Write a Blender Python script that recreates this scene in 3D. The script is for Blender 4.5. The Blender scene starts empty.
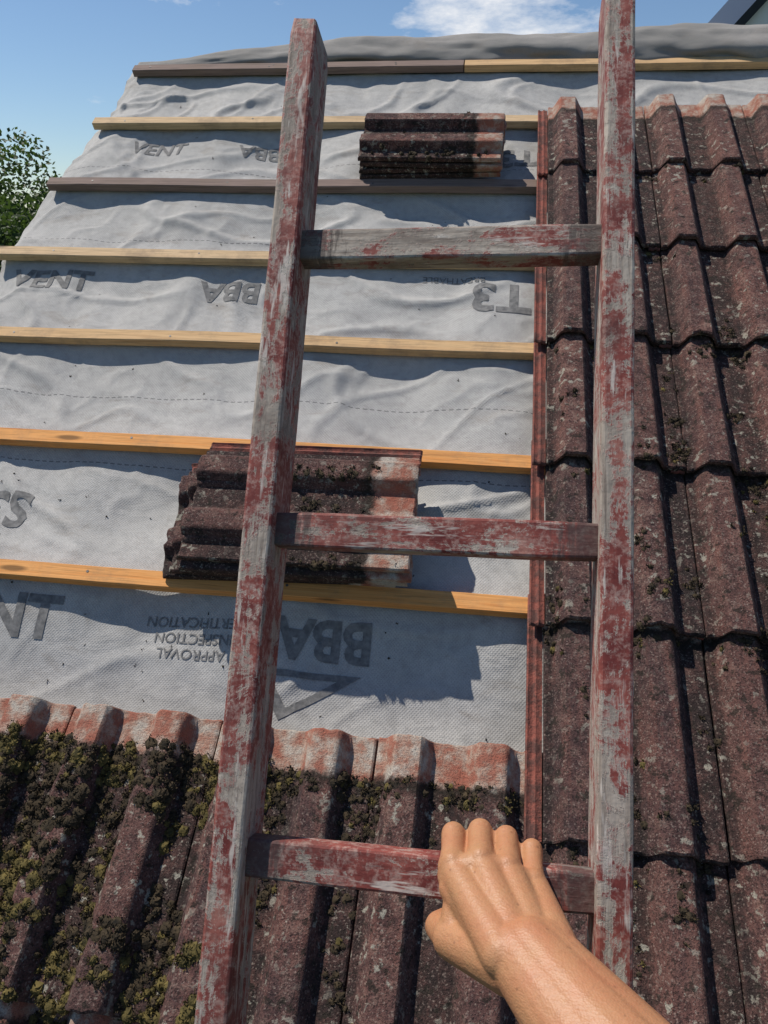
import bpy, bmesh, math, random
from mathutils import Vector, Matrix, noise
random.seed(7)
rnd = random.random
def ru(a,b): return a+(b-a)*random.random()
sc = bpy.context.scene
COL = sc.collection

# ------------------------------------------------------------------ frames
PITCH = math.radians(37.0); CP, SP = math.cos(PITCH), math.sin(PITCH)
Z0 = 3.87; G = 0.345
MR = Matrix(((1,0,0,0),(0,CP,-SP,0),(0,SP,CP,Z0),(0,0,0,1)))
R0 = Vector((-0.1427,-0.6214,0.7321))
lr = Vector((0.9995,0.0091,0.0331)).normalized()
ll = Vector((-0.0229,0.9285,0.3705)); ll = (ll - lr*ll.dot(lr)).normalized()
lm = lr.cross(ll).normalized()
ML = Matrix(((lr.x,ll.x,lm.x,R0.x),(lr.y,ll.y,lm.y,R0.y),(lr.z,ll.z,lm.z,R0.z),(0,0,0,1)))

def n3(x,y,z=0.0): return noise.noise(Vector((x,y,z)))
def fbm(x,y,z=0.0): return n3(x,y,z)+0.5*n3(x*2.1,y*2.1,z+3)+0.25*n3(x*4.3,y*4.3,z+7)

# ------------------------------------------------------------------ nodes
class NT:
    def __init__(s, name):
        s.m = bpy.data.materials.new(name); s.m.use_nodes = True
        s.t = s.m.node_tree; s.b = s.t.nodes['Principled BSDF']
        s.b.inputs['Roughness'].default_value = 0.85
        s.b.inputs['Specular IOR Level'].default_value = 0.25
    def n(s, typ, ins=None, **kw):
        nd = s.t.nodes.new('ShaderNode'+typ)
        for k,v in kw.items(): setattr(nd,k,v)
        for k,v in (ins or {}).items():
            if isinstance(v, bpy.types.NodeSocket): s.t.links.new(v, nd.inputs[k])
            else: nd.inputs[k].default_value = v
        return nd
    def obj(s): return s.n('TexCoord').outputs['Object']
    def uv(s): return s.n('TexCoord').outputs['UV']
    def mapp(s, vec, sc=(1,1,1), loc=(0,0,0), rot=(0,0,0)):
        return s.n('Mapping', {'Vector':vec,'Scale':sc,'Location':loc,'Rotation':rot}).outputs[0]
    def noise(s, vec, scale, detail=4, rough=0.55, dist=0.0):
        return s.n('TexNoise', {'Vector':vec,'Scale':scale,'Detail':detail,'Roughness':rough,'Distortion':dist}).outputs['Fac']
    def vor(s, vec, scale, out='Distance', **kw):
        return s.n('TexVoronoi', {'Vector':vec,'Scale':scale}, **kw).outputs[out]
    def ramp(s, fac, stops):
        nd = s.t.nodes.new('ShaderNodeValToRGB'); s.t.links.new(fac, nd.inputs[0])
        e = nd.color_ramp.elements
        e[0].position, e[0].color = stops[0][0], col(stops[0][1])
        e[1].position, e[1].color = stops[-1][0], col(stops[-1][1])
        for p,c in stops[1:-1]:
            x = e.new(p); x.color = col(c)
        return nd.outputs[0]
    def mix(s, f, a, b, blend='MIX'):
        nd = s.t.nodes.new('ShaderNodeMix'); nd.data_type='RGBA'; nd.blend_type=blend
        for i,v in ((0,f),(6,a),(7,b)):
            if isinstance(v, bpy.types.NodeSocket): s.t.links.new(v, nd.inputs[i])
            elif i==0: nd.inputs[0].default_value = v
            else: nd.inputs[i].default_value = col(v)
        return nd.outputs[2]
    def math(s, op, a, b=0.0, c=None, clamp=False):
        nd = s.t.nodes.new('ShaderNodeMath'); nd.operation=op; nd.use_clamp=clamp
        for i,v in enumerate((a,b) if c is None else (a,b,c)):
            if isinstance(v, bpy.types.NodeSocket): s.t.links.new(v, nd.inputs[i])
            else: nd.inputs[i].default_value = v
        return nd.outputs[0]
    def wsum(s, *pairs):
        t=None
        for v,k in pairs:
            m=s.math('MULTIPLY',v,k); t=m if t is None else s.math('ADD',t,m)
        return t
    def bump(s, h, strength=0.5, dist=0.002, normal=None):
        ins = {'Height':h,'Strength':strength,'Distance':dist}
        if normal is not None: ins['Normal']=normal
        return s.n('Bump', ins).outputs[0]
    def done(s, color=None, normal=None, rough=None):
        for k,v in (('Base Color',color),('Normal',normal),('Roughness',rough)):
            if v is None: continue
            if isinstance(v, bpy.types.NodeSocket): s.t.links.new(v, s.b.inputs[k])
            else: s.b.inputs[k].default_value = col(v) if k=='Base Color' else v
        return s.m
def col(c):
    if isinstance(c,(int,float)): return (c,c,c,1)
    return tuple(c)+(1,) if len(c)==3 else tuple(c)

# ---------- tile
def mk_tile():
    s = NT('concrete_tile'); o = s.obj(); uv = s.uv()
    rn = s.n('VertexColor', layer_name='rnd').outputs['Color']
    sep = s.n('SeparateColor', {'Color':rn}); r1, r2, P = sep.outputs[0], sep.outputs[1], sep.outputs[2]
    sx = s.n('SeparateXYZ', {'Vector':uv}); X, S = sx.outputs[0], sx.outputs[1]
    big = s.noise(o, 6, 4, 0.65); med = s.noise(o, 30, 6, 0.78); fine = s.noise(o, 340, 2, 0.7)
    streak = s.noise(s.mapp(uv,(55,5,1)), 1.0, 3, 0.6)
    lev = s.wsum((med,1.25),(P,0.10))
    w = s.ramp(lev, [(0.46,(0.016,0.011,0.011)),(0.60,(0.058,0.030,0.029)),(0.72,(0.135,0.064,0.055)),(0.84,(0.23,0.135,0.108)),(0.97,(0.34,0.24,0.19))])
    w = s.mix(s.math('MULTIPLY', s.ramp(big,[(0.42,0),(0.58,1)]),0.55), w, (0.044,0.029,0.031))
    w = s.mix(s.ramp(streak,[(0.48,0),(0.68,0.5)]), w, (0.20,0.080,0.060))
    w = s.mix(s.math('MULTIPLY',r1,0.36), w, (0.19,0.088,0.068))
    w = s.mix(s.math('MULTIPLY',r2,0.32), w, (0.040,0.029,0.031))
    pan_dark = s.ramp(s.wsum((P,1.0),(med,0.9)), [(0.36,0.75),(0.68,0)])  # darker in the low pans, fading up the ribs, broken by noise
    w = s.mix(pan_dark, w, (0.026,0.020,0.018))
    g = s.n('TexVoronoi', {'Vector':o,'Scale':400.0}).outputs['Color']
    gs = s.n('SeparateColor', {'Color':g}).outputs[0]
    w = s.mix(s.ramp(gs,[(0.86,0),(0.97,0.40)]), w, (0.32,0.25,0.21))
    w = s.mix(s.ramp(gs,[(0.12,0.6),(0.26,0)]), w, (0.016,0.012,0.011))
    li = s.noise(o, 55, 4, 0.62)
    w = s.mix(s.math('MULTIPLY', s.ramp(li,[(0.585,0),(0.63,0.8)]), s.ramp(big,[(0.44,1),(0.58,0.15)])), w, (0.35,0.33,0.27))
    bl = s.noise(s.mapp(o,(1,1,1),(7,2,5)), 42, 4, 0.7)
    w = s.mix(s.ramp(bl,[(0.57,0),(0.63,0.8)]), w, (0.020,0.017,0.013))
    cl = s.ramp(s.noise(o, 20, 5, 0.68), [(0.30,(0.34,0.105,0.068)),(0.44,(0.33,0.14,0.098)),(0.51,(0.39,0.25,0.19)),(0.62,(0.46,0.41,0.35))])
    cl = s.mix(s.ramp(fine,[(0.35,0.45),(0.5,0)]), cl, (0.13,0.06,0.045))
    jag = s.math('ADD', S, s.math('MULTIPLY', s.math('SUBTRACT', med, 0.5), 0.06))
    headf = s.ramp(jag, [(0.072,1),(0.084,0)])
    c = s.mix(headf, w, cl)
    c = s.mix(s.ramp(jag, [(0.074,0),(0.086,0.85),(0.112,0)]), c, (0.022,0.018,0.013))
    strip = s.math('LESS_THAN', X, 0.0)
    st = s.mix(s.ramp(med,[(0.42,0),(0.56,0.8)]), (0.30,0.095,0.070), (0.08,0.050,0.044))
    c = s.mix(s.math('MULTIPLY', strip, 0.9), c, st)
    h = s.wsum((fine,0.5),(gs,0.22),(med,1.6))
    return s.done(c, s.bump(h,0.9,0.0050), 0.93)
M_TILE = mk_tile()

# ---------- membrane
def mk_memb(name, c1, c2, dashes=True):
    s = NT(name); o = s.obj()
    a = s.noise(o, 3.5, 4, 0.6); b = s.noise(o, 45, 3, 0.6)
    c = s.mix(s.ramp(a,[(0.35,0),(0.65,1)]), c1, c2)
    c = s.mix(s.math('MULTIPLY', s.ramp(b,[(0.35,1),(0.55,0)]), 0.25), c, (0.22,0.215,0.205))
    fib = s.noise(o, 420, 2, 0.6)
    c = s.mix(s.ramp(fib,[(0.35,0.35),(0.6,0)]), c, (0.15,0.15,0.145))
    d = s.noise(s.mapp(o,(1.0,2.2,1),(4,1,0)), 6, 6, 0.72, 0.6)
    c = s.mix(s.ramp(d,[(0.55,0),(0.72,0.5)]), c, (0.21,0.175,0.14))
    if dashes:
        sx = s.n('SeparateXYZ', {'Vector':o}); U,V = sx.outputs[0], sx.outputs[1]
        tot = None
        dash = s.math('LESS_THAN', s.math('FRACT', s.math('MULTIPLY', U, 55.0)), 0.62)
        for v0 in (0.30, 0.52, 1.14, 1.50):
            L = s.math('LESS_THAN', s.math('ABSOLUTE', s.math('SUBTRACT', V, v0)), 0.0016); tot = L if tot is None else s.math('MAXIMUM', tot, L)
        c = s.mix(s.math('MULTIPLY', s.math('MULTIPLY', tot, dash), 0.75), c, (0.09,0.09,0.095))
    v1 = s.n('TexWave', {'Vector':s.mapp(o,(1,1,1),(0,0,0),(0,0,0.7)),'Scale':60.0,'Distortion':0.6,'Detail':1.0}).outputs['Fac']
    v2 = s.n('TexWave', {'Vector':s.mapp(o,(1,1,1),(0,0,0),(0,0,-0.8)),'Scale':60.0,'Distortion':0.6,'Detail':1.0}).outputs['Fac']
    emb = s.math('MULTIPLY', v1, v2)
    c = s.mix(s.math('MULTIPLY',emb,0.25), c, (0.21,0.21,0.205))
    cr = s.noise(s.mapp(o,(1,1.5,1)), 9, 4, 0.55, 0.8)
    return s.done(c, s.bump(s.wsum((cr,1.0),(emb,0.12),(fib,0.06)),0.45,0.010), 0.85)
M_MEMB = mk_memb('breather_membrane', (0.405,0.396,0.380), (0.485,0.472,0.452))
M_ROLL = mk_memb('weathered_membrane', (0.22,0.21,0.195), (0.31,0.29,0.27), False)

# ---------- timber
def mk_wood(name, a, b, d, seed=0.0, dirt=0.55):
    s = NT(name); o = s.mapp(s.obj(), (1,1,1), (seed,seed*0.37,0))
    gr = s.noise(s.mapp(o,(2.2,60,60)), 1.0, 5, 0.6, 0.9)
    fi = s.noise(s.mapp(o,(9,260,260)), 1.0, 3, 0.6)
    c = s.ramp(gr, [(0.30,a),(0.52,b),(0.72,d)])
    c = s.mix(s.ramp(fi,[(0.35,0.5),(0.52,0)]), c, tuple(x*0.45 for x in b))
    kn = s.vor(s.mapp(o,(3.2,14,14)), 1.0)
    c = s.mix(s.ramp(kn,[(0.07,0.85),(0.13,0)]), c, tuple(x*0.25 for x in b))
    di = s.noise(o, 9, 5, 0.75)
    c = s.mix(s.ramp(di,[(0.50,0),(0.72,dirt)]), c, (0.19,0.135,0.095))
    return s.done(c, s.bump(s.wsum((fi,0.6),(gr,0.6)),0.6,0.0025), 0.82)
M_PINE = [mk_wood('pine_a',(0.52,0.355,0.195),(0.60,0.43,0.255),(0.43,0.28,0.145),1.0),
          mk_wood('pine_b',(0.54,0.33,0.16),(0.60,0.395,0.205),(0.45,0.265,0.125),5.0),
          mk_wood('pine_orange',(0.66,0.27,0.075),(0.70,0.34,0.115),(0.52,0.19,0.05),9.0,0.4),
          mk_wood('pine_old',(0.17,0.12,0.10),(0.23,0.165,0.14),(0.12,0.085,0.07),13.0)]

# ---------- ladder paint
def mk_ladder(name, axis, wear, seed):
    s = NT(name); o0=s.obj(); o = s.mapp(o0, (1,1,1), (seed,seed*1.3,seed*0.7))
    st = (42,5,42) if axis=='y' else (7,42,42)
    st2 = (240,14,240) if axis=='y' else (20,240,240)
    fi = s.noise(s.mapp(o,st2), 1.0, 4, 0.65)
    w = s.ramp(s.noise(s.mapp(o,st),1.0,5,0.65), [(0.3,(0.22,0.18,0.15)),(0.5,(0.40,0.34,0.285)),(0.7,(0.55,0.48,0.405))])
    w = s.mix(s.ramp(fi,[(0.35,0.65),(0.52,0)]), w, (0.12,0.085,0.07))
    red = s.ramp(s.noise(o, 22, 5, 0.65), [(0.35,(0.15,0.032,0.028)),(0.55,(0.25,0.066,0.052)),(0.72,(0.36,0.16,0.125))])
    red = s.mix(s.ramp(s.noise(o,130,4,0.7),[(0.48,0),(0.66,0.6)]), red, (0.46,0.33,0.28))
    peel = s.math('ADD', s.math('MULTIPLY', s.noise(o, 15, 9, 0.82, 0.5), 0.62),
                  s.math('MULTIPLY', s.noise(s.mapp(o,st), 1.2, 6, 0.78), 0.42))
    m = s.ramp(peel, [(wear,0),(wear+0.025,1)])
    c = s.mix(m, red, w)
    pr = s.ramp(peel, [(wear-0.016,0),(wear+0.004,0.7),(wear+0.035,0)])
    c = s.mix(pr, c, (0.60,0.54,0.47))
    scr = s.noise(s.mapp(o,(90,12,90) if axis=='y' else (12,90,90),(2,1,4),(0.2,0.1,0.35)), 1.0, 3, 0.7)
    c = s.mix(s.ramp(scr,[(0.59,0),(0.65,0.75)]), c, (0.60,0.54,0.48))
    dd = s.noise(o, 7, 6, 0.78)
    c = s.mix(s.ramp(dd,[(0.52,0),(0.70,0.62)]), c, (0.095,0.065,0.055))
    if axis=='x':
        X = s.n('SeparateXYZ',{'Vector':o0}).outputs[0]
        e = s.math('ADD', s.math('ABSOLUTE',X), s.math('MULTIPLY', s.math('SUBTRACT', s.noise(s.mapp(o,(160,25,25)),1.0,4,0.7),0.5), 0.09))
        c = s.mix(s.ramp(e,[(0.110,0),(0.124,0.72)]), c, (0.062,0.050,0.047))
    h = s.wsum((fi,0.5),(m,-1.2),(s.noise(o,60,3,0.6),1.2))
    return s.done(c, s.bump(h,0.7,0.0014), s.ramp(m,[(0,0.62),(1,0.9)]))
M_RAIL = mk_ladder('flaking_red_paint_rail','y',0.528,3.0)
M_RUNG = mk_ladder('flaking_red_paint_rung','x',0.560,8.0)
M_RUNG2 = mk_ladder('worn_grey_rung','x',0.49,12.0)
def mk_simple(name, c1, c2, sc_=20, rough=0.85, bump=0.3, bd=0.003):
    s = NT(name); o = s.obj(); a = s.noise(o, sc_, 5, 0.65)
    return s.done(s.mix(s.ramp(a,[(0.35,0),(0.65,1)]), c1, c2), s.bump(a, bump, bd), rough)
M_MOSS = mk_simple('moss_green',(0.030,0.026,0.010),(0.150,0.115,0.038),60,0.95,0.6)
M_MOSS2 = mk_simple('moss_dry',(0.013,0.011,0.008),(0.070,0.050,0.028),90,0.95,0.6)
M_INK = mk_simple('printed_ink',(0.11,0.11,0.11),(0.22,0.215,0.21),70,0.85,0.1)
M_DECK = mk_simple('underlay_dark',(0.03,0.027,0.025),(0.06,0.05,0.045),8)
M_NAIL = mk_simple('nail_steel',(0.08,0.07,0.065),(0.16,0.14,0.12),90,0.5,0.1)
M_BLACK = mk_simple('black_plastic',(0.012,0.012,0.013),(0.02,0.02,0.021),8,0.35,0.05)
M_WHITE = mk_simple('white_render',(0.74,0.73,0.70),(0.82,0.81,0.78),3,0.9,0.3)
M_GLASS = mk_simple('window_glass',(0.02,0.025,0.03),(0.03,0.035,0.04),3,0.08,0.0)
def mk_brick():
    s = NT('brick'); o = s.obj()
    sx = s.n('SeparateXYZ',{'Vector':o})
    v = s.n('CombineXYZ',{'X':s.math('ADD',sx.outputs[0],sx.outputs[1]),'Y':sx.outputs[2],'Z':0.0}).outputs[0]
    b = s.n('TexBrick',{'Vector':v,'Color1':(0.30,0.12,0.08,1),'Color2':(0.22,0.09,0.06,1),'Mortar':(0.38,0.35,0.31,1),'Scale':1.0,'Mortar Size':0.006,'Brick Width':0.225,'Row Height':0.075})
    return s.done(s.mix(s.math('MULTIPLY',s.noise(o,30,4,0.7),0.5),b.outputs[0],(0.15,0.09,0.07)), s.bump(b.outputs['Fac'],-0.5,0.006), 0.9)
M_BRICK = mk_brick()
def mk_ground():
    s = NT('lawn'); o = s.obj()
    c = s.ramp(s.noise(o,1.3,8,0.7),[(0.3,(0.03,0.05,0.015)),(0.6,(0.07,0.10,0.03)),(0.8,(0.12,0.11,0.06))])
    return s.done(c, s.bump(s.noise(o,40,4,0.7),0.8,0.03), 0.95)
def mk_leaf():
    s = NT('leaf'); o = s.obj()
    c = s.ramp(s.noise(o,1.8,6,0.8),[(0.3,(0.020,0.038,0.010)),(0.55,(0.045,0.078,0.020)),(0.75,(0.085,0.11,0.032))])
    m = s.done(c, None, 0.55)
    tr = s.n('BsdfTranslucent',{'Color':(0.10,0.17,0.03,1)}); mx = s.n('MixShader',{0:0.25})
    s.t.links.new(s.b.outputs[0], mx.inputs[1]); s.t.links.new(tr.outputs[0], mx.inputs[2])
    s.t.links.new(mx.outputs[0], s.t.nodes['Material Output'].inputs[0])
    return m
def mk_skin():
    s = NT('skin'); o = s.obj()
    a = s.noise(o, 28, 4, 0.6); f = s.noise(o, 260, 3, 0.6)
    c = s.mix(s.ramp(a,[(0.35,0),(0.68,1)]), (0.43,0.218,0.108), (0.43,0.182,0.092))
    c = s.mix(s.ramp(f,[(0.3,0.26),(0.5,0)]), c, (0.25,0.11,0.055))
    c = s.mix(s.ramp(s.vor(o,75),[(0.06,0.45),(0.11,0)]), c, (0.17,0.075,0.04))
    s.b.inputs['Subsurface Weight'].default_value = 0.08
    s.b.inputs['Subsurface Radius'].default_value = (0.01,0.004,0.002)
    s.b.inputs['Subsurface Scale'].default_value = 0.35
    s.b.inputs['Specular IOR Level'].default_value = 0.38
    wr = s.noise(s.mapp(o,(60,230,160)),1.0,4,0.65,0.5)
    pores = s.n('TexVoronoi',{'Vector':o,'Scale':600.0}).outputs['Distance']
    return s.done(c, s.bump(s.wsum((wr,0.8),(pores,0.30),(a,0.8)),0.5,0.0013), 0.48)
M_SKIN = mk_skin()

# ------------------------------------------------------------------ helpers
def mesh_obj(name, verts, faces, mat=None, mw=None, smooth=False, parent=None):
    me = bpy.data.meshes.new(name); me.from_pydata([tuple(v) for v in verts], [], faces); me.update()
    ob = bpy.data.objects.new(name, me); COL.objects.link(ob)
    if mat:
        for m_ in (mat if isinstance(mat,(list,tuple)) else [mat]): me.materials.append(m_)
    if smooth: me.polygons.foreach_set('use_smooth',[True]*len(me.polygons))
    if parent: ob.parent = parent
    elif mw is not None: ob.matrix_world = mw
    return ob
def rr(w,h,r,seg=3):
    pts=[]
    for cx,cy,a0 in ((w/2-r,h/2-r,0),(-w/2+r,h/2-r,90),(-w/2+r,-h/2+r,180),(w/2-r,-h/2+r,270)):
        for i in range(seg+1):
            a=math.radians(a0+90*i/seg); pts.append((cx+r*math.cos(a),cy+r*math.sin(a)))
    return pts
def loft(sec_fn, n, V, F):
    base=len(V); k=None
    for i in range(n):
        p=sec_fn(i); k=len(p); V.extend(p)
    for i in range(n-1):
        for j in range(k):
            a=base+i*k+j; b=base+i*k+(j+1)%k
            F.append((a,b,b+k,a+k))
    F.append(tuple(base+j for j in range(k))[::-1]); F.append(tuple(base+(n-1)*k+j for j in range(k)))
def box(V,F,x0,x1,y0,y1,z0,z1):
    b=len(V); V.extend([(x,y,z) for z in (z0,z1) for y in (y0,y1) for x in (x0,x1)])
    F.extend([(b,b+2,b+3,b+1),(b+4,b+5,b+7,b+6),(b,b+1,b+5,b+4),(b+2,b+6,b+7,b+3),(b,b+4,b+6,b+2),(b+1,b+3,b+7,b+5)])

# ------------------------------------------------------------------ tiles
TW, TL, TT = 0.30, 0.48, 0.013
def sstep(a,b,x):
    t=max(0,min(1,(x-a)/(b-a))); return t*t*(3-2*t)
RIB=0.035
def prof(x):
    if x<0:
        return -0.012+0.004*(math.exp(-((x+0.027)/0.003)**2)+math.exp(-((x+0.012)/0.003)**2))
    z=0.0
    for c in (0.060,0.210):
        d=abs(x-c); t=max(0,min(1,(0.045-d)/0.022)); t=0.65*t+0.35*t*t*(3-2*t)
        z=max(z, RIB*t)
    return z
XS = [-0.030,-0.027,-0.024,-0.018,-0.012,-0.006,-0.0005]
XM = [0.0015,0.004]+[0.010+i*0.00551 for i in range(52)]+[0.2955,0.2985]
def add_tile(V,F,UVS,RN,xf,TLn=0.42):
    r=(rnd(),rnd()); sd=rnd()*100
    ss=[0,0.003,0.02,0.06,0.10,0.16,0.22,0.28,0.34]+[0.38+(TLn-0.42)*.5,TLn-0.015,TLn-0.0035,TLn]
    for xs,thk in ((XS,0.008),(XM,TT)):
        b=len(V); nx=len(xs); ns=len(ss)
        for layer in (0,1):
            for si,s_ in enumerate(ss):
                for xi,x in enumerate(xs):
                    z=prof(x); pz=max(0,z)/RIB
                    if layer: z-=thk
                    if not layer:
                        if si in (0,ns-1): z-=0.0035
                        if xi in (0,nx-1) and thk==TT: z-=0.0025
                        z+=0.0016*n3(x*45+sd,s_*45,sd)+0.0008*n3(x*150,s_*150+sd,1)
                    s2=s_
                    if si>=ns-2: s2+=0.0030*n3(x*60+sd,3,sd)-max(0,0.014*(n3(x*22+sd,9,sd)-0.30))
                    if si<=1: s2+=0.0025*n3(x*60+sd,5,sd)+max(0,0.014*(n3(x*20+sd,7,sd)-0.32))
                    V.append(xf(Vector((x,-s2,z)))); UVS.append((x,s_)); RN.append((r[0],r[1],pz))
        L=nx*ns
        for si in range(ns-1):
            for xi in range(nx-1):
                a=b+si*nx+xi
                F.append((a,a+nx,a+nx+1,a+1)); a+=L; F.append((a,a+1,a+nx+1,a+nx))
        for xi in range(nx-1):
            a=b+xi; F.append((a,a+1,a+1+L,a+L)); a=b+(ns-1)*nx+xi; F.append((a,a+L,a+1+L,a+1))
        for si in range(ns-1):
            a=b+si*nx; F.append((a,a+L,a+nx+L,a+nx)); a=b+si*nx+nx-1; F.append((a,a+nx,a+nx+L,a+L))
def tile_obj(name,V,F,UVS,RN,mw):
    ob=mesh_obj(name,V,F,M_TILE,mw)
    me=ob.data; uvl=me.uv_layers.new(name='UVMap')
    li=[0]*len(me.loops); me.loops.foreach_get('vertex_index',li)
    flat=[]
    for i in li: flat.extend(UVS[i])
    uvl.data.foreach_set('uv',flat)
    ca=me.color_attributes.new('rnd','FLOAT_COLOR','POINT'); fl=[]
    for r in RN: fl.extend((r[0],r[1],r[2],1))
    ca.data.foreach_set('color',fl)
    me.polygons.foreach_set('use_smooth',[True]*len(me.polygons))
    me.set_sharp_from_angle(angle=math.radians(38))
    return ob
TAIL={-5:-2.02,-4:-1.62,-3:-1.22,-2:-0.795,-1:-0.471,0:-0.076,1:0.3137,2:0.694,3:1.054,4:1.395}
HEAD={k:TAIL[k]+TL for k in TAIL}; HEAD[4]=1.395+0.375
UO=0.030
def base_h(s): return 0.027+0.029*s/TL
V,F,UVS,RN=[],[],[],[]
for k in TAIL:
    for i in range(-6,9):
        if i<0 and k>-2: continue
        du,dv,da,dn=ru(-.0013,.0013),ru(-.005,.005),ru(-.005,.005),ru(0,.0015)
        u0=i*TW+UO; vh=HEAD[k]; ln=HEAD[k]-TAIL[k]
        if u0<-1.62: continue
        def xf(p,u0=u0,vh=vh,du=du,dv=dv,da=da,dn=dn):
            x=p.x-0.15; y=p.y
            return (u0+0.15+du+x-y*da*0.4, vh+dv+y+x*da, base_h(-y)+TT+p.z+dn)
        add_tile(V,F,UVS,RN,xf,ln)
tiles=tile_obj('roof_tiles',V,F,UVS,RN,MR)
def tile_top(u,v):
    ks=[k for k in TAIL if TAIL[k]<=v and (u>=0 or k<=-2)]
    k=max(ks) if ks else -5
    s=HEAD[k]-v; uu=u-UO; x=uu-math.floor(uu/TW)*TW
    return base_h(s)+TT+prof(max(x,0.001)), s, x

SV=0.262
def stack(name,u0,v0,n0,layers,rotz,seed,mis=0.012,drift=0.0,sx=1.0,sy=1.0):
    random.seed(seed)
    V,F,UVS,RN=[],[],[],[]
    for L in range(layers):
        du,dv,a=ru(-mis,mis)-drift*(layers-1-L),ru(-mis*.5,mis*.5),rotz+ru(-0.035,0.035)
        ca,sa=math.cos(a),math.sin(a); zz=n0+L*0.0185; tl=ru(-0.012,0.012)
        def xf(p,du=du,dv=dv,ca=ca,sa=sa,zz=zz,tl=tl):
            x,y=(p.y+0.21)*sx,(-p.x+0.15)*sy
            z=p.z if p.z<0 else p.z*0.72       # worn, shallow ribs nested together
            return (u0-0.21*sx+du+x*ca-y*sa, v0-0.15*sy+dv+x*sa+y*ca, zz+TT+z+tl*x)
        add_tile(V,F,UVS,RN,xf,0.42)
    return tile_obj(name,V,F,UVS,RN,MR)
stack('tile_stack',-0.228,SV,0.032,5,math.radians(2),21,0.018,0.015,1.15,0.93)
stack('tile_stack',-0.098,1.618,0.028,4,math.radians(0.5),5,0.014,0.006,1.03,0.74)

# ------------------------------------------------------------------ membrane
UMIN,UMAX,VMIN,VMAX=-1.62,2.4,-0.62,2.20
DU=0.009
def memb_h(u,v):
    w=v/G; t=w-math.floor(w)
    s=math.sin(math.pi*t)**0.75
    raf=0.35+0.65*math.sin(math.pi*(u+0.12)/0.46)**2
    bay=math.floor(w)*1.37
    h=-0.020*s*raf-0.006*raf
    h+=0.025*(s*0.85+0.15)*n3(u*4.2+bay,v*2.6,bay)
    h+=0.009*(s*0.8+0.25)*n3(u*10+bay*2,v*6.5,4)
    c=n3(u*1.9+bay,v*3.4+0.35*u,11+bay)
    h+=0.010*s*math.exp(-(c/0.05)**2)
    c=n3(u*3.3-bay,v*4.0-1.1*u,17)
    h+=0.006*s*math.exp(-(c/0.04)**2)
    c=n3(u*5.3+bay,v*7.0+1.9*u,27)
    h+=0.003*s*math.exp(-(c/0.045)**2)
    if v<0:
        f=max(0,min(1,(-v-0.03)/0.15)); h=h*(1-0.5*f)-0.055*sstep(0.0,-0.30,v)
    h=min(h,0.018)
    d=min(t,1-t)*G
    if d<0.03 and v>-0.1: h=min(h,-0.0005)
    if v>2.10: h-= (v-2.10)**2*1.5
    if u<-1.56: h-= ((-1.56-u)*3.0)**1.5*0.25
    return h
def vshift(u,v): return (0.085*sstep(1.15,1.95,v))*max(0,min(1,(-u-1.0)/0.6))
nu=int((UMAX-UMIN)/DU)+1; nv=int((VMAX-VMIN)/DU)+1
V,F=[],[]; HG=[]
for j in range(nv):
    row=[]
    for i in range(nu):
        u=UMIN+i*DU; v=VMIN+j*DU
        h=memb_h(u,v); row.append(h)
        uu=u+vshift(u,v)
        if i==0: uu+=0.012*n3(0,v*14,2)
        V.append((uu,v,h))
    HG.append(row)
for j in range(nv-1):
    for i in range(nu-1):
        a=j*nu+i; F.append((a,a+1,a+nu+1,a+nu))
memb=mesh_obj('roofing_membrane',V,F,M_MEMB,MR,True)
V,F=[],[]
for j in range(nv):
    v=VMIN+j*DU; h=HG[j][0]; u=UMIN+0.012*n3(0,v*14,2)+vshift(UMIN,v)
    for q in range(6):
        V.append((u-0.012*q*0.6-0.010*n3(v*9,q*.6,3)*q*0.5, v+0.004*n3(v*20,q,1), h-0.022*q-0.004*(q>0)))
for j in range(nv-1):
    for q in range(5):
        a=j*6+q; F.append((a,a+1,a+7,a+6))
mesh_obj('membrane_overhang',V,F,M_MEMB,None,True,parent=memb)
def hgrid(u,v):
    x=(u-UMIN)/DU; y=(v-VMIN)/DU
    i=max(0,min(nu-2,int(x))); j=max(0,min(nv-2,int(y))); fx=max(0,min(1,x-i)); fy=max(0,min(1,y-j))
    a,b,c,d=HG[j][i],HG[j][i+1],HG[j+1][i],HG[j+1][i+1]
    return (a*(1-fx)+b*fx)*(1-fy)+(c*(1-fx)+d*fx)*fy
def drape(bm,name):
    us=[v.co.x for v in bm.verts]; vs=[v.co.y for v in bm.verts]
    if not us: return
    for lo,hi,o,axis in ((min(us),max(us),UMIN,0),(min(vs),max(vs),VMIN,1)):
        q=math.ceil((lo-o)/DU)
        while o+q*DU<hi:
            p=[0,0,0]; p[axis]=o+q*DU; nn=[0,0,0]; nn[axis]=1
            bmesh.ops.bisect_plane(bm,geom=bm.verts[:]+bm.edges[:]+bm.faces[:],plane_co=p,plane_no=nn,dist=1e-6); q+=1
    for v in bm.verts:
        v.co.z=hgrid(v.co.x,v.co.y)+0.0016; v.co.x+=vshift(v.co.x,v.co.y)
    me=bpy.data.meshes.new(name); bm.to_mesh(me); bm.free(); me.materials.append(M_INK)
    ob=bpy.data.objects.new(name,me); COL.objects.link(ob); ob.parent=memb
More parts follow.
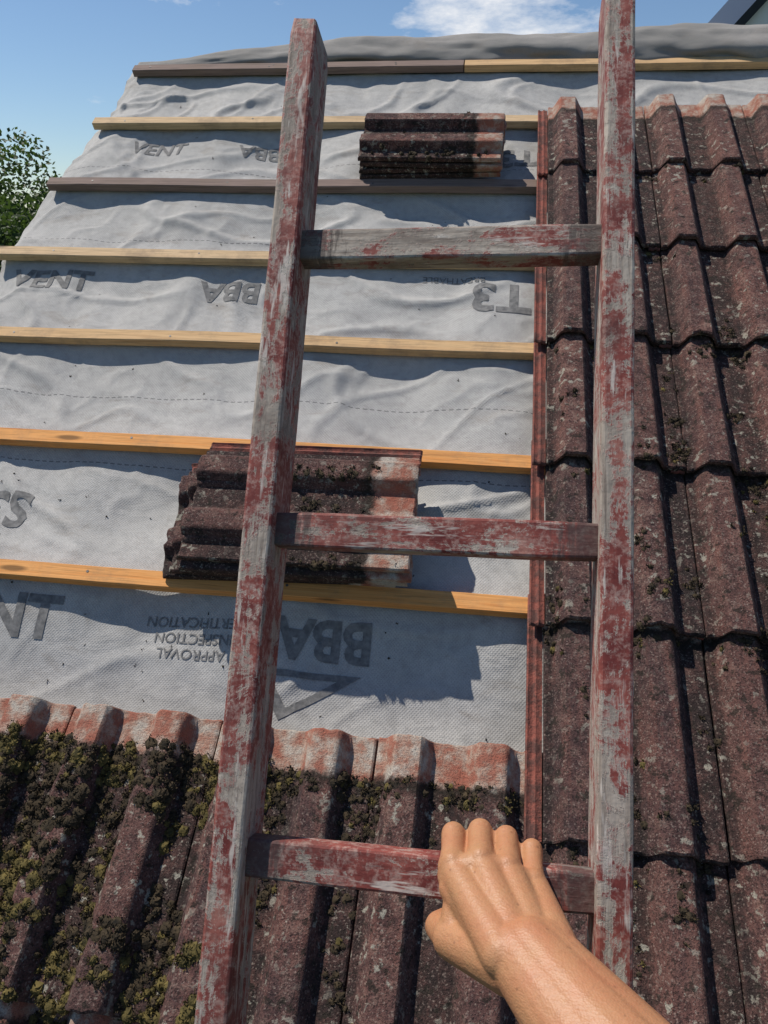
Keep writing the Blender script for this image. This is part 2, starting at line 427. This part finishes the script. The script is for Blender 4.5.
def text(body,u,v,size,rot=0,bold=0.02,sx=1.0):
    cu=bpy.data.curves.new('t','FONT'); cu.body=body; cu.size=size; cu.align_x='CENTER'; cu.align_y='CENTER'; cu.offset=bold*size; cu.resolution_u=3
    ob=bpy.data.objects.new('t',cu); COL.objects.link(ob)
    dg=bpy.context.evaluated_depsgraph_get(); me=bpy.data.meshes.new_from_object(ob.evaluated_get(dg))
    bm=bmesh.new(); bm.from_mesh(me)
    bpy.data.objects.remove(ob); bpy.data.meshes.remove(me)
    c,s=math.cos(rot),math.sin(rot)
    for q in bm.verts:
        x,y=q.co.x*sx,q.co.y; q.co=Vector((u+x*c-y*s,v+x*s+y*c,0))
    bmesh.ops.dissolve_degenerate(bm,dist=1e-6,edges=bm.edges[:])
    drape(bm,'printed_text')
PI=math.pi
text('BBA',-0.415,-0.105,0.115,PI,0.03,1.0)
for i,t_ in enumerate(('APPROVAL','INSPECTION','CERTIFICATION')): text(t_,-0.70,-0.160+0.034*i,0.032,PI,0.006)
text('VENT',-1.17,-0.115,0.13,0,0.03)
text('S3',-1.24,0.16,0.13,PI,0.03)
text('T3',-0.09,0.92,0.15,PI,0.03)
text('BREATHABLE',-0.22,0.985,0.030,PI,0.006)
text('VENT',-1.42,0.955,0.10,0,0.03)
text('BBA',-0.86,0.93,0.10,PI,0.03)
text('VENT',-1.30,1.62,0.085,0,0.02)
text('BBA',-0.92,1.62,0.08,PI,0.02)
text('T3',-0.06,1.57,0.12,PI,0.03)
bm=bmesh.new()
P=[(-0.56,-0.175),(-0.33,-0.175),(-0.49,-0.275)]; cx=sum(p[0] for p in P)/3; cy=sum(p[1] for p in P)/3
o_=[bm.verts.new((p[0],p[1],0)) for p in P]; i_=[bm.verts.new((cx+(p[0]-cx)*.62,cy+(p[1]-cy)*.62,0)) for p in P]
for a in range(3): bm.faces.new((o_[a],o_[(a+1)%3],i_[(a+1)%3],i_[a]))
drape(bm,'printed_logo')

def rollsec(i,n=520):
    u=-1.50+i*(4.0/(n-1)); f=sstep(-1.5,-0.7,u); g=sstep(-0.3,0.9,u)
    rv=0.030+0.045*f+0.030*g; rn=0.014+0.026*f+0.012*g
    cv=2.130+0.045*f; cn=-0.004+0.016*f+0.005*g
    out=[]
    for j in range(36):
        a=2*math.pi*j/36
        k=1+0.28*n3(u*3.5,math.cos(a)*1.6,math.sin(a)*1.6)+0.15*n3(u*12,math.cos(a)*3,math.sin(a)*3)
        out.append((u, cv+rv*k*math.cos(a)+0.012*n3(u*2,1,1), cn+rn*k*math.sin(a)+0.008*n3(u*3,5,1)))
    return out
V,F=[],[]; loft(rollsec,520,V,F)
mesh_obj('ridge_membrane_roll',V,F,M_ROLL,None,True,parent=memb)

# ------------------------------------------------------------------ battens
def batten(v,u0,u1,m,n0=0.001,h=0.025,w=0.038,ang=0.0,sd=0):
    V,F=[],[]; n=int((u1-u0)/0.03)+2; L=u1-u0
    def sec(i):
        x=-L/2+L*i/(n-1)
        return [(x, p[0]+0.006*n3(x*1.3,sd,1)+0.0006*n3(x*30,p[0]*80,sd), p[1]+0.0025*n3(x*2,sd,7)+0.0006*n3(x*30,p[1]*80,sd+3)) for p in rr(w,h,0.0015,1)]
    loft(sec,n,V,F)
    Mx=MR@Matrix.Translation(((u0+u1)/2,v,n0+h/2+0.002))@Matrix.Rotation(ang,4,'Z')
    ob=mesh_obj('timber_batten',V,F,m,Mx)
    V,F=[],[]; q=-1.42
    while q<-0.05:
        x=q-(u0+u1)/2+ru(-.008,.008); y=0.006*n3(x*1.3,sd,1)+ru(-.006,.006); z=h/2+0.0025*n3(x*2,sd,7); b=len(V)
        for zz in (z-0.002,z+0.0008):
            V.extend([(x+0.0032*math.cos(a*math.pi/4),y+0.0032*math.sin(a*math.pi/4),zz) for a in range(8)])
        F.append(tuple(range(b+8,b+16))); F.extend([(b+a,b+(a+1)%8,b+8+(a+1)%8,b+8+a) for a in range(8)])
        q+=0.46
    mesh_obj('nail_heads',V,F,M_NAIL,None,parent=ob)
    return ob
O,Pa,Pb,Old=M_PINE[2],M_PINE[0],M_PINE[1],M_PINE[3]
batten(-0.020,-1.56,2.3,O,sd=1); batten(1*G,-1.56,2.3,O,sd=2,ang=-0.001); batten(2*G+0.010,-1.60,2.3,Pb,sd=3)
batten(3*G,-1.62,2.3,Pa,sd=4); batten(4*G,-1.57,2.3,Old,sd=5,ang=0.001); batten(5*G,-1.53,2.3,Pa,sd=6)
batten(6*G,-1.49,-0.262,Old,sd=7); batten(6*G,-0.258,2.3,Pb,sd=8)
batten(-0.345,-1.53,2.3,Old,n0=-0.012,sd=9)

# ------------------------------------------------------------------ ladder
lad=bpy.data.objects.new('wooden_ladder',None); COL.objects.link(lad); lad.matrix_world=MR@ML
S=0.292; HW=0.1475; RW=0.0285
def rail(x,ytop,nm,sd):
    V,F=[],[]; y0=-4.75; n=int((ytop-y0)/0.02)
    base=rr(RW,0.062,0.0030,2)
    def sec(i):
        y=y0+(ytop-y0)*i/(n-1); k=1.0
        if i==n-1: k=0.90
        out=[]
        for p in base:
            corner=abs(p[0])/(RW/2)*abs(p[1])/0.031
            wear=-0.0022*max(0,n3(y*9,p[0]*40+sd,p[1]*20)-0.1)*corner
            out.append((x+p[0]*(k+wear*25)+0.0015*n3(y*1.2,sd,2)+0.0004*n3(y*25,p[0]*60,p[1]*60+sd), y+(0.005*n3(p[0]*90,p[1]*90,sd) if i>=n-2 else 0), p[1]*(k+wear*12)-0.004+0.001*n3(y*2,sd,9)+0.0004*n3(y*30,p[0]*50,p[1]*70)))
        return out
    loft(sec,n,V,F); return mesh_obj(nm,V,F,M_RAIL,None,False,parent=lad)
rail(-HW-RW/2,0.838,'left_rail',1); rail(HW+RW/2,0.885,'right_rail',5)
for i in range(-15,3):
    V,F=[],[]; n=60; sd=i*3.3
    def sec(j):
        x=-HW-0.004+(2*HW+0.008)*j/(n-1); e=(abs(x)/HW)**6
        wv=0.0335-0.0015*e
        return [(x, i*S+p[0]+0.0008*n3(x*14,p[0]*60,sd), p[1]+0.0006*n3(x*14,p[1]*60,sd+4)) for p in rr(wv,0.024,0.0026,2)]
    loft(sec,n,V,F)
    mesh_obj('rung_%d'%(i+16),V,F,M_RUNG2 if i==2 else M_RUNG,None,False,parent=lad)

# ------------------------------------------------------------------ arm and hand
def cone(V,F,p0,p1,r0,r1,seg=16):
    p0,p1=Vector(p0),Vector(p1); d=(p1-p0); L=d.length; d.normalize()
    a=d.orthogonal().normalized(); b=d.cross(a)
    rings=[]
    for i in range(1,7): 
        t=math.pi/2*i/6; rings.append((-r0*math.cos(t), r0*math.sin(t)))
    for i in range(0,6):
        t=math.pi/2*i/6; rings.append((L+r1*math.sin(t), r1*math.cos(t)))
    base=len(V); V.append(p0-d*r0)
    for x,r in rings:
        for j in range(seg):
            q=2*math.pi*j/seg; V.append(p0+d*x+(a*math.cos(q)+b*math.sin(q))*r)
    V.append(p0+d*(L+r1)); nr=len(rings)
    for j in range(seg): F.append((base,base+1+(j+1)%seg,base+1+j))
    for i in range(nr-1):
        for j in range(seg):
            A=base+1+i*seg+j; B=base+1+i*seg+(j+1)%seg; F.append((A,B,B+seg,A+seg))
    e=len(V)-1
    for j in range(seg): F.append((e,base+1+(nr-1)*seg+j,base+1+(nr-1)*seg+(j+1)%seg))
V,F=[],[]
W=Vector((0.0935,-0.022,0.0890)); E=Vector((0.258,-0.136,0.261)); SH=Vector((0.3076,-0.191,0.568))
bk=Vector((0,0.81,0.58))
ac=Vector((1,0.12,-0.25)).normalized()
MCP=[(0.0325,0.016,0.030),(0.0550,0.022,0.032),(0.0770,0.018,0.031),(0.0975,0.008,0.030)]
PIP=[(0.0305,0.0310,-0.008),(0.0535,0.0345,-0.013),(0.0760,0.0320,-0.010),(0.0975,0.0262,-0.002)]
DIP=[(0.0315,0.011,-0.0255),(0.0540,0.011,-0.0285),(0.0755,0.010,-0.0265),(0.0965,0.010,-0.0215)]
TIP=[(0.0325,-0.012,-0.0225),(0.0545,-0.014,-0.0245),(0.0750,-0.013,-0.0225),(0.0955,-0.009,-0.0205)]
RAD=[(0.0118,0.0108,0.0098,0.0087),(0.0120,0.0111,0.0100,0.0089),(0.0116,0.0106,0.0096,0.0085),(0.0105,0.0093,0.0084,0.0075)]
for f in range(4):
    m,p,d,t=[Vector(q[f]) for q in (MCP,PIP,DIP,TIP)]; r=RAD[f]
    mid=m.lerp(p,0.5)+bk*0.0004
    cone(V,F,m,mid,r[0],r[1]*0.94); cone(V,F,mid,p,r[1]*0.94,r[1]*1.0)
    cone(V,F,p+bk*0.0006,p+bk*0.0010,r[1]*1.0,r[1]*1.0)
    cone(V,F,p,p.lerp(d,.5),r[1],r[2]*0.95); cone(V,F,p.lerp(d,.5),d,r[2]*0.95,r[2]); cone(V,F,d,t,r[2],r[3])
    wo=W+ac*((-0.020,-0.007,0.006,0.019)[f])
    cone(V,F,wo,m-bk*0.002,0.0172,0.0126); cone(V,F,wo-bk*0.008,m-bk*0.010+Vector((0,0,0.006)),0.016,0.0125)
    cone(V,F,m+bk*0.0022,m+bk*0.0030,0.0102,0.0098)
    cone(V,F,wo+bk*0.0068,m+bk*0.0024,0.0092,0.0082)
for f in range(3):
    a_,b_=Vector(MCP[f]),Vector(MCP[f+1]); cone(V,F,a_-bk*0.003+Vector((0,0,.004)),b_-bk*0.003+Vector((0,0,.004)),0.0108,0.0108)
c0=W+ac*(-0.014)-bk*0.012; m1=Vector((0.0360,-0.034,0.046)); i1=Vector((0.0235,-0.0345,0.020)); t1=Vector((0.040,-0.030,-0.004))
cone(V,F,c0,m1,0.022,0.0165); cone(V,F,m1,i1,0.0150,0.0122); cone(V,F,i1,t1,0.0122,0.0098)
cone(V,F,c0+Vector((-.006,0.008,-.008)),Vector(MCP[0])+Vector((0.001,-0.016,0.006)),0.017,0.0115)
cone(V,F,m1+Vector((0.002,0.006,0)),Vector(MCP[0])+Vector((0.006,-0.016,0.004)),0.0140,0.0110)
cone(V,F,W+ac*0.014-bk*0.010,Vector(MCP[3])-bk*0.012,0.017,0.0145)
for o_,r0,r1,r2 in ((-1,0.0235,0.0340,0.046),(1,0.0230,0.0335,0.046)):
    w0=W+ac*0.0095*o_-bk*0.003; q1=W.lerp(E,0.42)+ac*0.013*o_-bk*0.005; q2=W.lerp(E,0.8)+ac*0.011*o_-bk*0.008
    cone(V,F,w0,q1,r0,r1,20); cone(V,F,q1,q2,r1,r2,20); cone(V,F,q2,E,r2,0.038,20)
# fill between the two forearm bones so the top of the arm is one round form
cone(V,F,W+bk*0.001,W.lerp(E,0.45)+bk*0.000,0.0225,0.0345,20); cone(V,F,W.lerp(E,0.45),E,0.0345,0.040,20)
cone(V,F,W.lerp(E,0.04)+ac*0.020+bk*0.006,W.lerp(E,0.10)+ac*0.019+bk*0.004,0.0125,0.0120)
cone(V,F,E,E.lerp(SH,0.5),0.040,0.048,20); cone(V,F,E.lerp(SH,0.5),SH,0.048,0.054,20)
arm=mesh_obj('human_arm',V,F,M_SKIN,MR@ML,True)
md=arm.modifiers.new('r','REMESH'); md.mode='VOXEL'; md.voxel_size=0.0015; md.use_smooth_shade=True
ms=arm.modifiers.new('s','SMOOTH'); ms.iterations=7; ms.factor=0.5
V,F=[],[]
cone(V,F,E.lerp(SH,0.45),E.lerp(SH,1.0),0.058,0.068,24)
mesh_obj('shirt_sleeve',V,F,mk_simple('grey_cotton',(0.10,0.11,0.13),(0.14,0.15,0.17),60),None,True,parent=arm)

# ------------------------------------------------------------------ moss
random.seed(11)
V,F,MI=[],[],[]
def clump(p,rad,hgt,mi,nbl):
    sd=rnd()*50; b=len(V); rings=3; seg=9
    V.append((p[0],p[1],p[2]+hgt*0.75))
    for r in range(1,rings+1):
        for j in range(seg):
            a=2*math.pi*j/seg+r*.3; rr_=rad*r/rings*(1+0.45*n3(math.cos(a)*1.5+sd,math.sin(a)*1.5,sd))
            z=hgt*0.75*(1-(r/rings)**2)-(0.004 if r==rings else 0)+hgt*0.3*n3(a*2+sd,r,1)
            V.append((p[0]+rr_*math.cos(a),p[1]+rr_*math.sin(a),p[2]+z))
    for j in range(seg): F.append((b,b+1+j,b+1+(j+1)%seg)); MI.append(mi)
    for r in range(rings-1):
        for j in range(seg):
            A=b+1+r*seg+j; B=b+1+r*seg+(j+1)%seg; F.append((A,A+seg,B+seg,B)); MI.append(mi)
    for _ in range(nbl):
        a=ru(0,6.283); q=rad*math.sqrt(rnd())*1.08; z=hgt*0.7*(1-(q/rad)**2*0.9)
        x0,y0,z0=p[0]+q*math.cos(a),p[1]+q*math.sin(a),p[2]+z-0.001
        t=Vector((math.cos(a)*q/rad*0.8+ru(-.6,.6),math.sin(a)*q/rad*0.8+ru(-.6,.6),ru(0.4,1.1))).normalized()
        L=ru(0.0025,0.0065); wd=ru(0.0005,0.0012); sdv=Vector((ru(-1,1),ru(-1,1),ru(-.3,.3))).normalized()*wd
        bb=len(V); c=Vector((x0,y0,z0)); tip=c+t*L
        V.extend([tuple(c-sdv),tuple(c+sdv),tuple(c+t*L*0.6+sdv*1.4),tuple(tip),tuple(c+t*L*0.6-sdv*1.4)])
        F.append((bb,bb+1,bb+2,bb+3,bb+4)); MI.append(mi)
def on_tile(u,v,rad,hgt,mi,nbl=30):
    z,s,x=tile_top(u,v); clump((u,v,z-0.001),rad,hgt,mi,nbl)
H2=HEAD[-2]
cnt=0
while cnt<3300:
    u=ru(-1.5,-0.45); v=ru(-1.10,H2-0.05)
    z,s,x=tile_top(u,v)
    d=0.95*fbm(u*3.4,v*3.4,3)+1.05*sstep(-0.48,-0.88,u)-0.10+0.35*sstep(0.16,0.08,s)
    if (prof(x)<0.012): d+=0.32
    if s<0.085: d-=0.9*rnd()
    if s<0.06: continue
    if d<0.50: continue
    on_tile(u,v,ru(0.006,0.017),ru(0.004,0.014),0 if n3(u*7,v*7,8)+ru(-.25,.25)>0.02 else 1,34); cnt+=1
for _ in range(460):
    u=ru(-1.4,0.0); v=H2-0.090+ru(-0.030,0.012)
    z,s,x=tile_top(u,v)
    if prof(x)>0.018 and rnd()<0.5: continue
    on_tile(u,v,ru(0.004,0.011),ru(0.003,0.008),0 if rnd()<0.25 else 1,16)
for _ in range(900):
    i=random.choice((-1,-2,-3,-4)); u=i*TW+UO+random.choice((0.135,0.285,0.0,0.135))+random.gauss(0,0.018); v=H2-0.10-abs(random.gauss(0,0.30))
    if fbm(u*4,v*4,9)<-0.05 or u>=-0.005: continue
    on_tile(u,v,ru(0.004,0.012),ru(0.003,0.008),1 if rnd()<0.8 else 0,16)
for k in range(-3,5):
    for _ in range(340 if k<2 else 150):
        u=ru(0.03,2.3); vt=TAIL[k]
        if n3(u*4,k*3.1,2)<-0.08: continue
        v=vt-abs(random.gauss(0,0.020))-0.004
        z,s,x=tile_top(u,v)
        if prof(x)>0.015 and rnd()<0.70: continue
        on_tile(u,v,ru(0.004,0.012),ru(0.003,0.009),1 if rnd()<0.88 else 0,14)
for _ in range(230):
    cu=ru(0.05,1.5); cv=ru(-1.0,0.75)
    if rnd()<0.6: cu=math.floor(cu/TW)*TW+UO+random.choice((0.135,0.285))
    for _ in range(random.randint(3,12)):
        u=cu+random.gauss(0,0.012); v=cv+random.gauss(0,0.020)
        if u>0.03: on_tile(u,v,ru(0.003,0.010),ru(0.003,0.008),1 if rnd()<0.9 else 0,18)
for _ in range(90):
    u=0.165+random.gauss(0,0.022); v=TAIL[1]-0.01-abs(random.gauss(0,0.025)); on_tile(max(u,.03),v,ru(0.006,0.013),ru(0.006,0.012),0 if rnd()<0.2 else 1,24)
def on_stack(cu,cv,zt,n,ru_,rv_):
    for _ in range(n):
        u=cu+random.gauss(0,ru_); v=cv+random.gauss(0,rv_)
        x=-(v-SV)/0.93
        clump((u,v,zt+0.72*prof(min(max(x,0.001),0.299))),ru(0.004,0.012),ru(0.003,0.009),1,18)
ztop=0.032+4*0.0185+TT-0.002
on_stack(-0.40,SV-0.06,ztop,34,0.05,0.010); on_stack(-0.46,SV-0.13,ztop,20,0.06,0.010); on_stack(-0.42,SV-0.265,ztop,18,0.08,0.007)
zt2=0.028+3*0.0185+TT
for _ in range(55):
    u=ru(-0.50,-0.13); v=1.618-0.74*(random.choice((0.0,0.13,0.27))+random.gauss(0,0.012)); x=-(v-1.618)/0.74
    clump((u,v,zt2+0.72*prof(min(max(x,0.001),0.299))),ru(0.004,0.011),ru(0.003,0.009),1,14)
for _ in range(240):
    u=ru(-1.45,-0.02); v=ru(-0.30,1.9); 
    if abs(v/G-round(v/G))*G<0.03: continue
    if v>0.4 and rnd()<0.6: continue
    clump((u,v,hgrid(u,v)),ru(0.001,0.0035),ru(0.001,0.003),1,2)
moss=mesh_obj('moss',V,F,[M_MOSS,M_MOSS2],MR)
moss.data.polygons.foreach_set('material_index',MI)

# ------------------------------------------------------------------ the house under the roof
house=bpy.data.objects.new('brick_house',None); COL.objects.link(house)
def W3(u,v,n): return tuple(MR@Vector((u,v,n)))
UL,UR=-1.52,2.7; VE=-1.86
eN=W3(0,VE,-0.12); rN=W3(0,2.19,-0.10); yr=rN[1]; zr=rN[2]; ye=eN[1]; ze=eN[2]; yb=2*yr-ye
fx0,fx1,fy0,fy1=UL+0.04,UR,ye+0.25,yb-0.25; slope=(zr-ze)/(yr-ye); zt=ze+slope*0.25-0.02
V=[(fx0,fy0,0),(fx1,fy0,0),(fx1,fy1,0),(fx0,fy1,0),(fx0,fy0,zt),(fx1,fy0,zt),(fx1,fy1,zt),(fx0,fy1,zt),(fx0,yr,zr-0.07),(fx1,yr,zr-0.07)]
F=[(0,1,5,4),(1,2,6,9,5),(2,3,7,6),(3,0,4,8,7)]
mesh_obj('walls',V,F,M_BRICK,None,parent=house)
V=[(UL,ye,ze),(UR,ye,ze),(UR,yr,zr),(UL,yr,zr),(UL,yb,ze),(UR,yb,ze)]; F=[(0,1,2,3),(3,2,5,4)]
V2=[(x,y,z-0.05) for x,y,z in V]; F2=[tuple(i+6 for i in f)[::-1] for f in F]
mesh_obj('roof_deck',V+V2,F+F2+[(0,6,7,1),(0,3,9,6),(3,4,10,9),(1,7,8,2),(2,8,11,5),(4,5,11,10)],M_DECK,None,parent=house)
V,F=[],[]; box(V,F,UL,UR,ye-0.022,ye-0.002,ze-0.20,ze+0.02); mesh_obj('fascia',V,F,M_WHITE,None,parent=house)
V,F=[],[]
def gsec(i):
    x=UL-0.03+(UR-UL+0.06)*i; yc=ye-0.085; zc=ze-0.015
    o=[(x,yc+0.056*math.cos(math.pi+math.pi*j/12),zc+0.056*math.sin(math.pi+math.pi*j/12)) for j in range(13)]
    return o+[(x,yc+0.052*math.cos(math.pi*2-math.pi*j/12),zc+0.052*math.sin(math.pi*2-math.pi*j/12)) for j in range(13)]
loft(gsec,2,V,F); mesh_obj('gutter',V,F,M_BLACK,None,parent=house)
V,F=[],[]; box(V,F,0.9,2.1,fy0-0.03,fy0-0.004,1.0,1.95); mesh_obj('window_frame',V,F,M_WHITE,None,parent=house)
V,F=[],[]; box(V,F,0.97,1.47,fy0-0.036,fy0-0.031,1.07,1.88); box(V,F,1.53,2.03,fy0-0.036,fy0-0.031,1.07,1.88); mesh_obj('window_panes',V,F,M_GLASS,None,parent=house)
V,F=[],[]; box(V,F,-1.2,-0.3,fy0-0.03,fy0-0.004,0.05,2.05); mesh_obj('door',V,F,M_PINE[3],None,parent=house)

# ------------------------------------------------------------------ neighbouring house
nb=bpy.data.objects.new('white_rendered_house',None); COL.objects.link(nb)
hx,hy,hz=2.16,8.3,6.42; wd=7.0; rise=1.15; pk=hz+wd/2*rise; dp=9
V=[(hx,hy,0),(hx+wd,hy,0),(hx+wd,hy,hz),(hx+wd/2,hy,pk),(hx,hy,hz),(hx,hy+dp,0),(hx+wd,hy+dp,0),(hx+wd,hy+dp,hz),(hx+wd/2,hy+dp,pk),(hx,hy+dp,hz)]
F=[(0,1,2,3,4),(5,9,8,7,6),(0,4,9,5),(1,6,7,2)]
mesh_obj('walls',V,F,M_WHITE,None,parent=nb)
V,F=[],[]
for s0,s1 in (((hx-0.20,hz-0.20*rise),(hx+wd/2,pk+0.02)),((hx+wd/2,pk+0.02),(hx+wd+0.20,hz-0.20*rise))):
    b=len(V)
    for y in (hy-0.08,hy+dp+0.08):
        for (x,z) in (s0,s1): V.extend([(x,y,z),(x,y,z+0.13)])
    F.extend([(b,b+2,b+3,b+1),(b+4,b+5,b+7,b+6),(b+1,b+3,b+7,b+5),(b,b+4,b+6,b+2),(b,b+1,b+5,b+4),(b+2,b+6,b+7,b+3)])
mesh_obj('roof',V,F,M_BLACK,None,parent=nb)
V,F=[],[]
for xx in (hx+0.9,hx+4.6):
    for zz in (1.0,3.9): box(V,F,xx,xx+1.4,hy-0.03,hy-0.004,zz,zz+1.2)
mesh_obj('windows',V,F,M_GLASS,None,parent=nb)
V,F=[],[]
def g2(i):
    y=hy-0.10+(dp+0.20)*i; return [(hx-0.26+0.07*math.cos(a*math.pi/8),y,hz-0.20+0.07*math.sin(a*math.pi/8)) for a in range(16)]
loft(g2,2,V,F); mesh_obj('gutter',V,F,M_BLACK,None,parent=nb)

# ------------------------------------------------------------------ trees
M_LEAF=mk_leaf(); M_BARK=mk_simple('bark',(0.06,0.045,0.03),(0.12,0.09,0.065),12)
def tree(x,y,h,cr,seed,nl):
    random.seed(seed)
    tr=bpy.data.objects.new('broadleaf_tree',None); COL.objects.link(tr); tr.location=(x,y,0)
    V,F=[],[]
    cone(V,F,(0,0,0),(0.1,0,h*0.45),0.20,0.13,10)
    for i in range(12):
        a=ru(0,6.28); e=Vector((math.cos(a)*cr*ru(.3,.75),math.sin(a)*cr*ru(.3,.75),h*ru(0.5,0.9)))
        cone(V,F,(0.1,0,h*ru(.3,.45)),e,0.09,0.025,8)
    mesh_obj('trunk_and_limbs',V,F,M_BARK,None,True,parent=tr)
    cl=[]
    for i in range(95):
        a=ru(0,6.28); ph=math.acos(ru(-0.75,1)); q=cr*ru(0.55,1.0)
        cl.append((Vector((math.cos(a)*math.sin(ph)*q,math.sin(a)*math.sin(ph)*q,h-cr*0.92+math.cos(ph)*q*0.92)),ru(0.22,0.5)))
    V,F=[],[]
    for i in range(nl):
        c,r=random.choice(cl); d=Vector((random.gauss(0,1),random.gauss(0,1),random.gauss(0,1))).normalized()*r*rnd()**0.4
        p=c+d; a=Vector((ru(-1,1),ru(-1,1),ru(-1,1))).normalized(); b=a.orthogonal().normalized(); L=ru(0.05,0.10)
        k=len(V); V.extend([p-a*L*.5,p+b*L*.28,p+a*L*.5,p-b*L*.28]); F.append((k,k+1,k+2,k+3))
    mesh_obj('crown',V,F,M_LEAF,None,parent=tr)
tree(-7.9,9.6,5.65,2.3,3,46000)
tree(-13.0,12.5,6.3,2.6,4,16000)
tree(-10.8,7.2,5.0,2.0,6,16000)

V=[(-400,-400,0),(400,-400,0),(400,400,0),(-400,400,0)]
mesh_obj('ground',V,[(0,1,2,3)],mk_ground())

# ------------------------------------------------------------------ light
sdir=(MR.to_3x3()@Vector((-0.85,1.15,1.0))).normalized()
L=bpy.data.lights.new('sun','SUN'); L.energy=5.0; L.angle=math.radians(0.53); L.color=(1.0,0.94,0.85)
lo=bpy.data.objects.new('sun',L); COL.objects.link(lo); lo.rotation_euler=sdir.to_track_quat('Z','Y').to_euler(); lo.location=(0,0,20)
w=bpy.data.worlds.new('World'); sc.world=w; w.use_nodes=True; t=w.node_tree
bg=t.nodes['Background']; bg.inputs[1].default_value=0.10
sky=t.nodes.new('ShaderNodeTexSky'); sky.sky_type='NISHITA'; sky.sun_disc=False
sky.sun_elevation=math.asin(sdir.z); sky.sun_rotation=math.atan2(sdir.x,sdir.y); sky.air_density=1.0; sky.dust_density=0.1; sky.ozone_density=5.0
tc=t.nodes.new('ShaderNodeTexCoord'); mp=t.nodes.new('ShaderNodeMapping'); mp.inputs['Scale'].default_value=(1,1,2.6)
t.links.new(tc.outputs['Generated'],mp.inputs[0])
nz=t.nodes.new('ShaderNodeTexNoise'); nz.inputs['Scale'].default_value=7.5; nz.inputs['Detail'].default_value=9; nz.inputs['Roughness'].default_value=0.6
t.links.new(mp.outputs[0],nz.inputs['Vector'])
dt=t.nodes.new('ShaderNodeVectorMath'); dt.operation='DOT_PRODUCT'; dt.inputs[1].default_value=Vector((0.0,0.975,0.222)).normalized()
t.links.new(tc.outputs['Generated'],dt.inputs[0])
mr=t.nodes.new('ShaderNodeMapRange'); mr.inputs['From Min'].default_value=0.988; mr.inputs['From Max'].default_value=0.9995; mr.inputs['To Min'].default_value=-0.06; mr.inputs['To Max'].default_value=0.26
t.links.new(dt.outputs['Value'],mr.inputs[0])
ad=t.nodes.new('ShaderNodeMath'); ad.operation='ADD'; t.links.new(nz.outputs['Fac'],ad.inputs[0]); t.links.new(mr.outputs[0],ad.inputs[1])
rp=t.nodes.new('ShaderNodeValToRGB'); rp.color_ramp.elements[0].position=0.56; rp.color_ramp.elements[1].position=0.76
t.links.new(ad.outputs[0],rp.inputs[0])
mx=t.nodes.new('ShaderNodeMix'); mx.data_type='RGBA'; mx.inputs[7].default_value=(9.0,9.1,9.3,1)
t.links.new(rp.outputs[0],mx.inputs[0]); t.links.new(sky.outputs[0],mx.inputs[6]); t.links.new(mx.outputs[2],bg.inputs[0])

# ------------------------------------------------------------------ camera
cam=bpy.data.cameras.new('camera'); cam.sensor_fit='VERTICAL'; cam.sensor_height=24; cam.lens=24*760/1024; cam.clip_start=0.02; cam.clip_end=2000
co=bpy.data.objects.new('camera',cam); COL.objects.link(co)
X=Vector((0.9902,0.1187,-0.0743)).normalized(); Y=Vector((-0.0605,0.8412,0.5373)); Y=(Y-X*Y.dot(X)).normalized(); Z=X.cross(Y)
MC=Matrix(((X.x,Y.x,Z.x,-0.106),(X.y,Y.y,Z.y,-0.709),(X.z,Y.z,Z.z,1.449),(0,0,0,1)))
co.matrix_world=MR@MC
sc.camera=co
sc.view_settings.view_transform='Standard'; sc.view_settings.look='None'; sc.view_settings.exposure=0
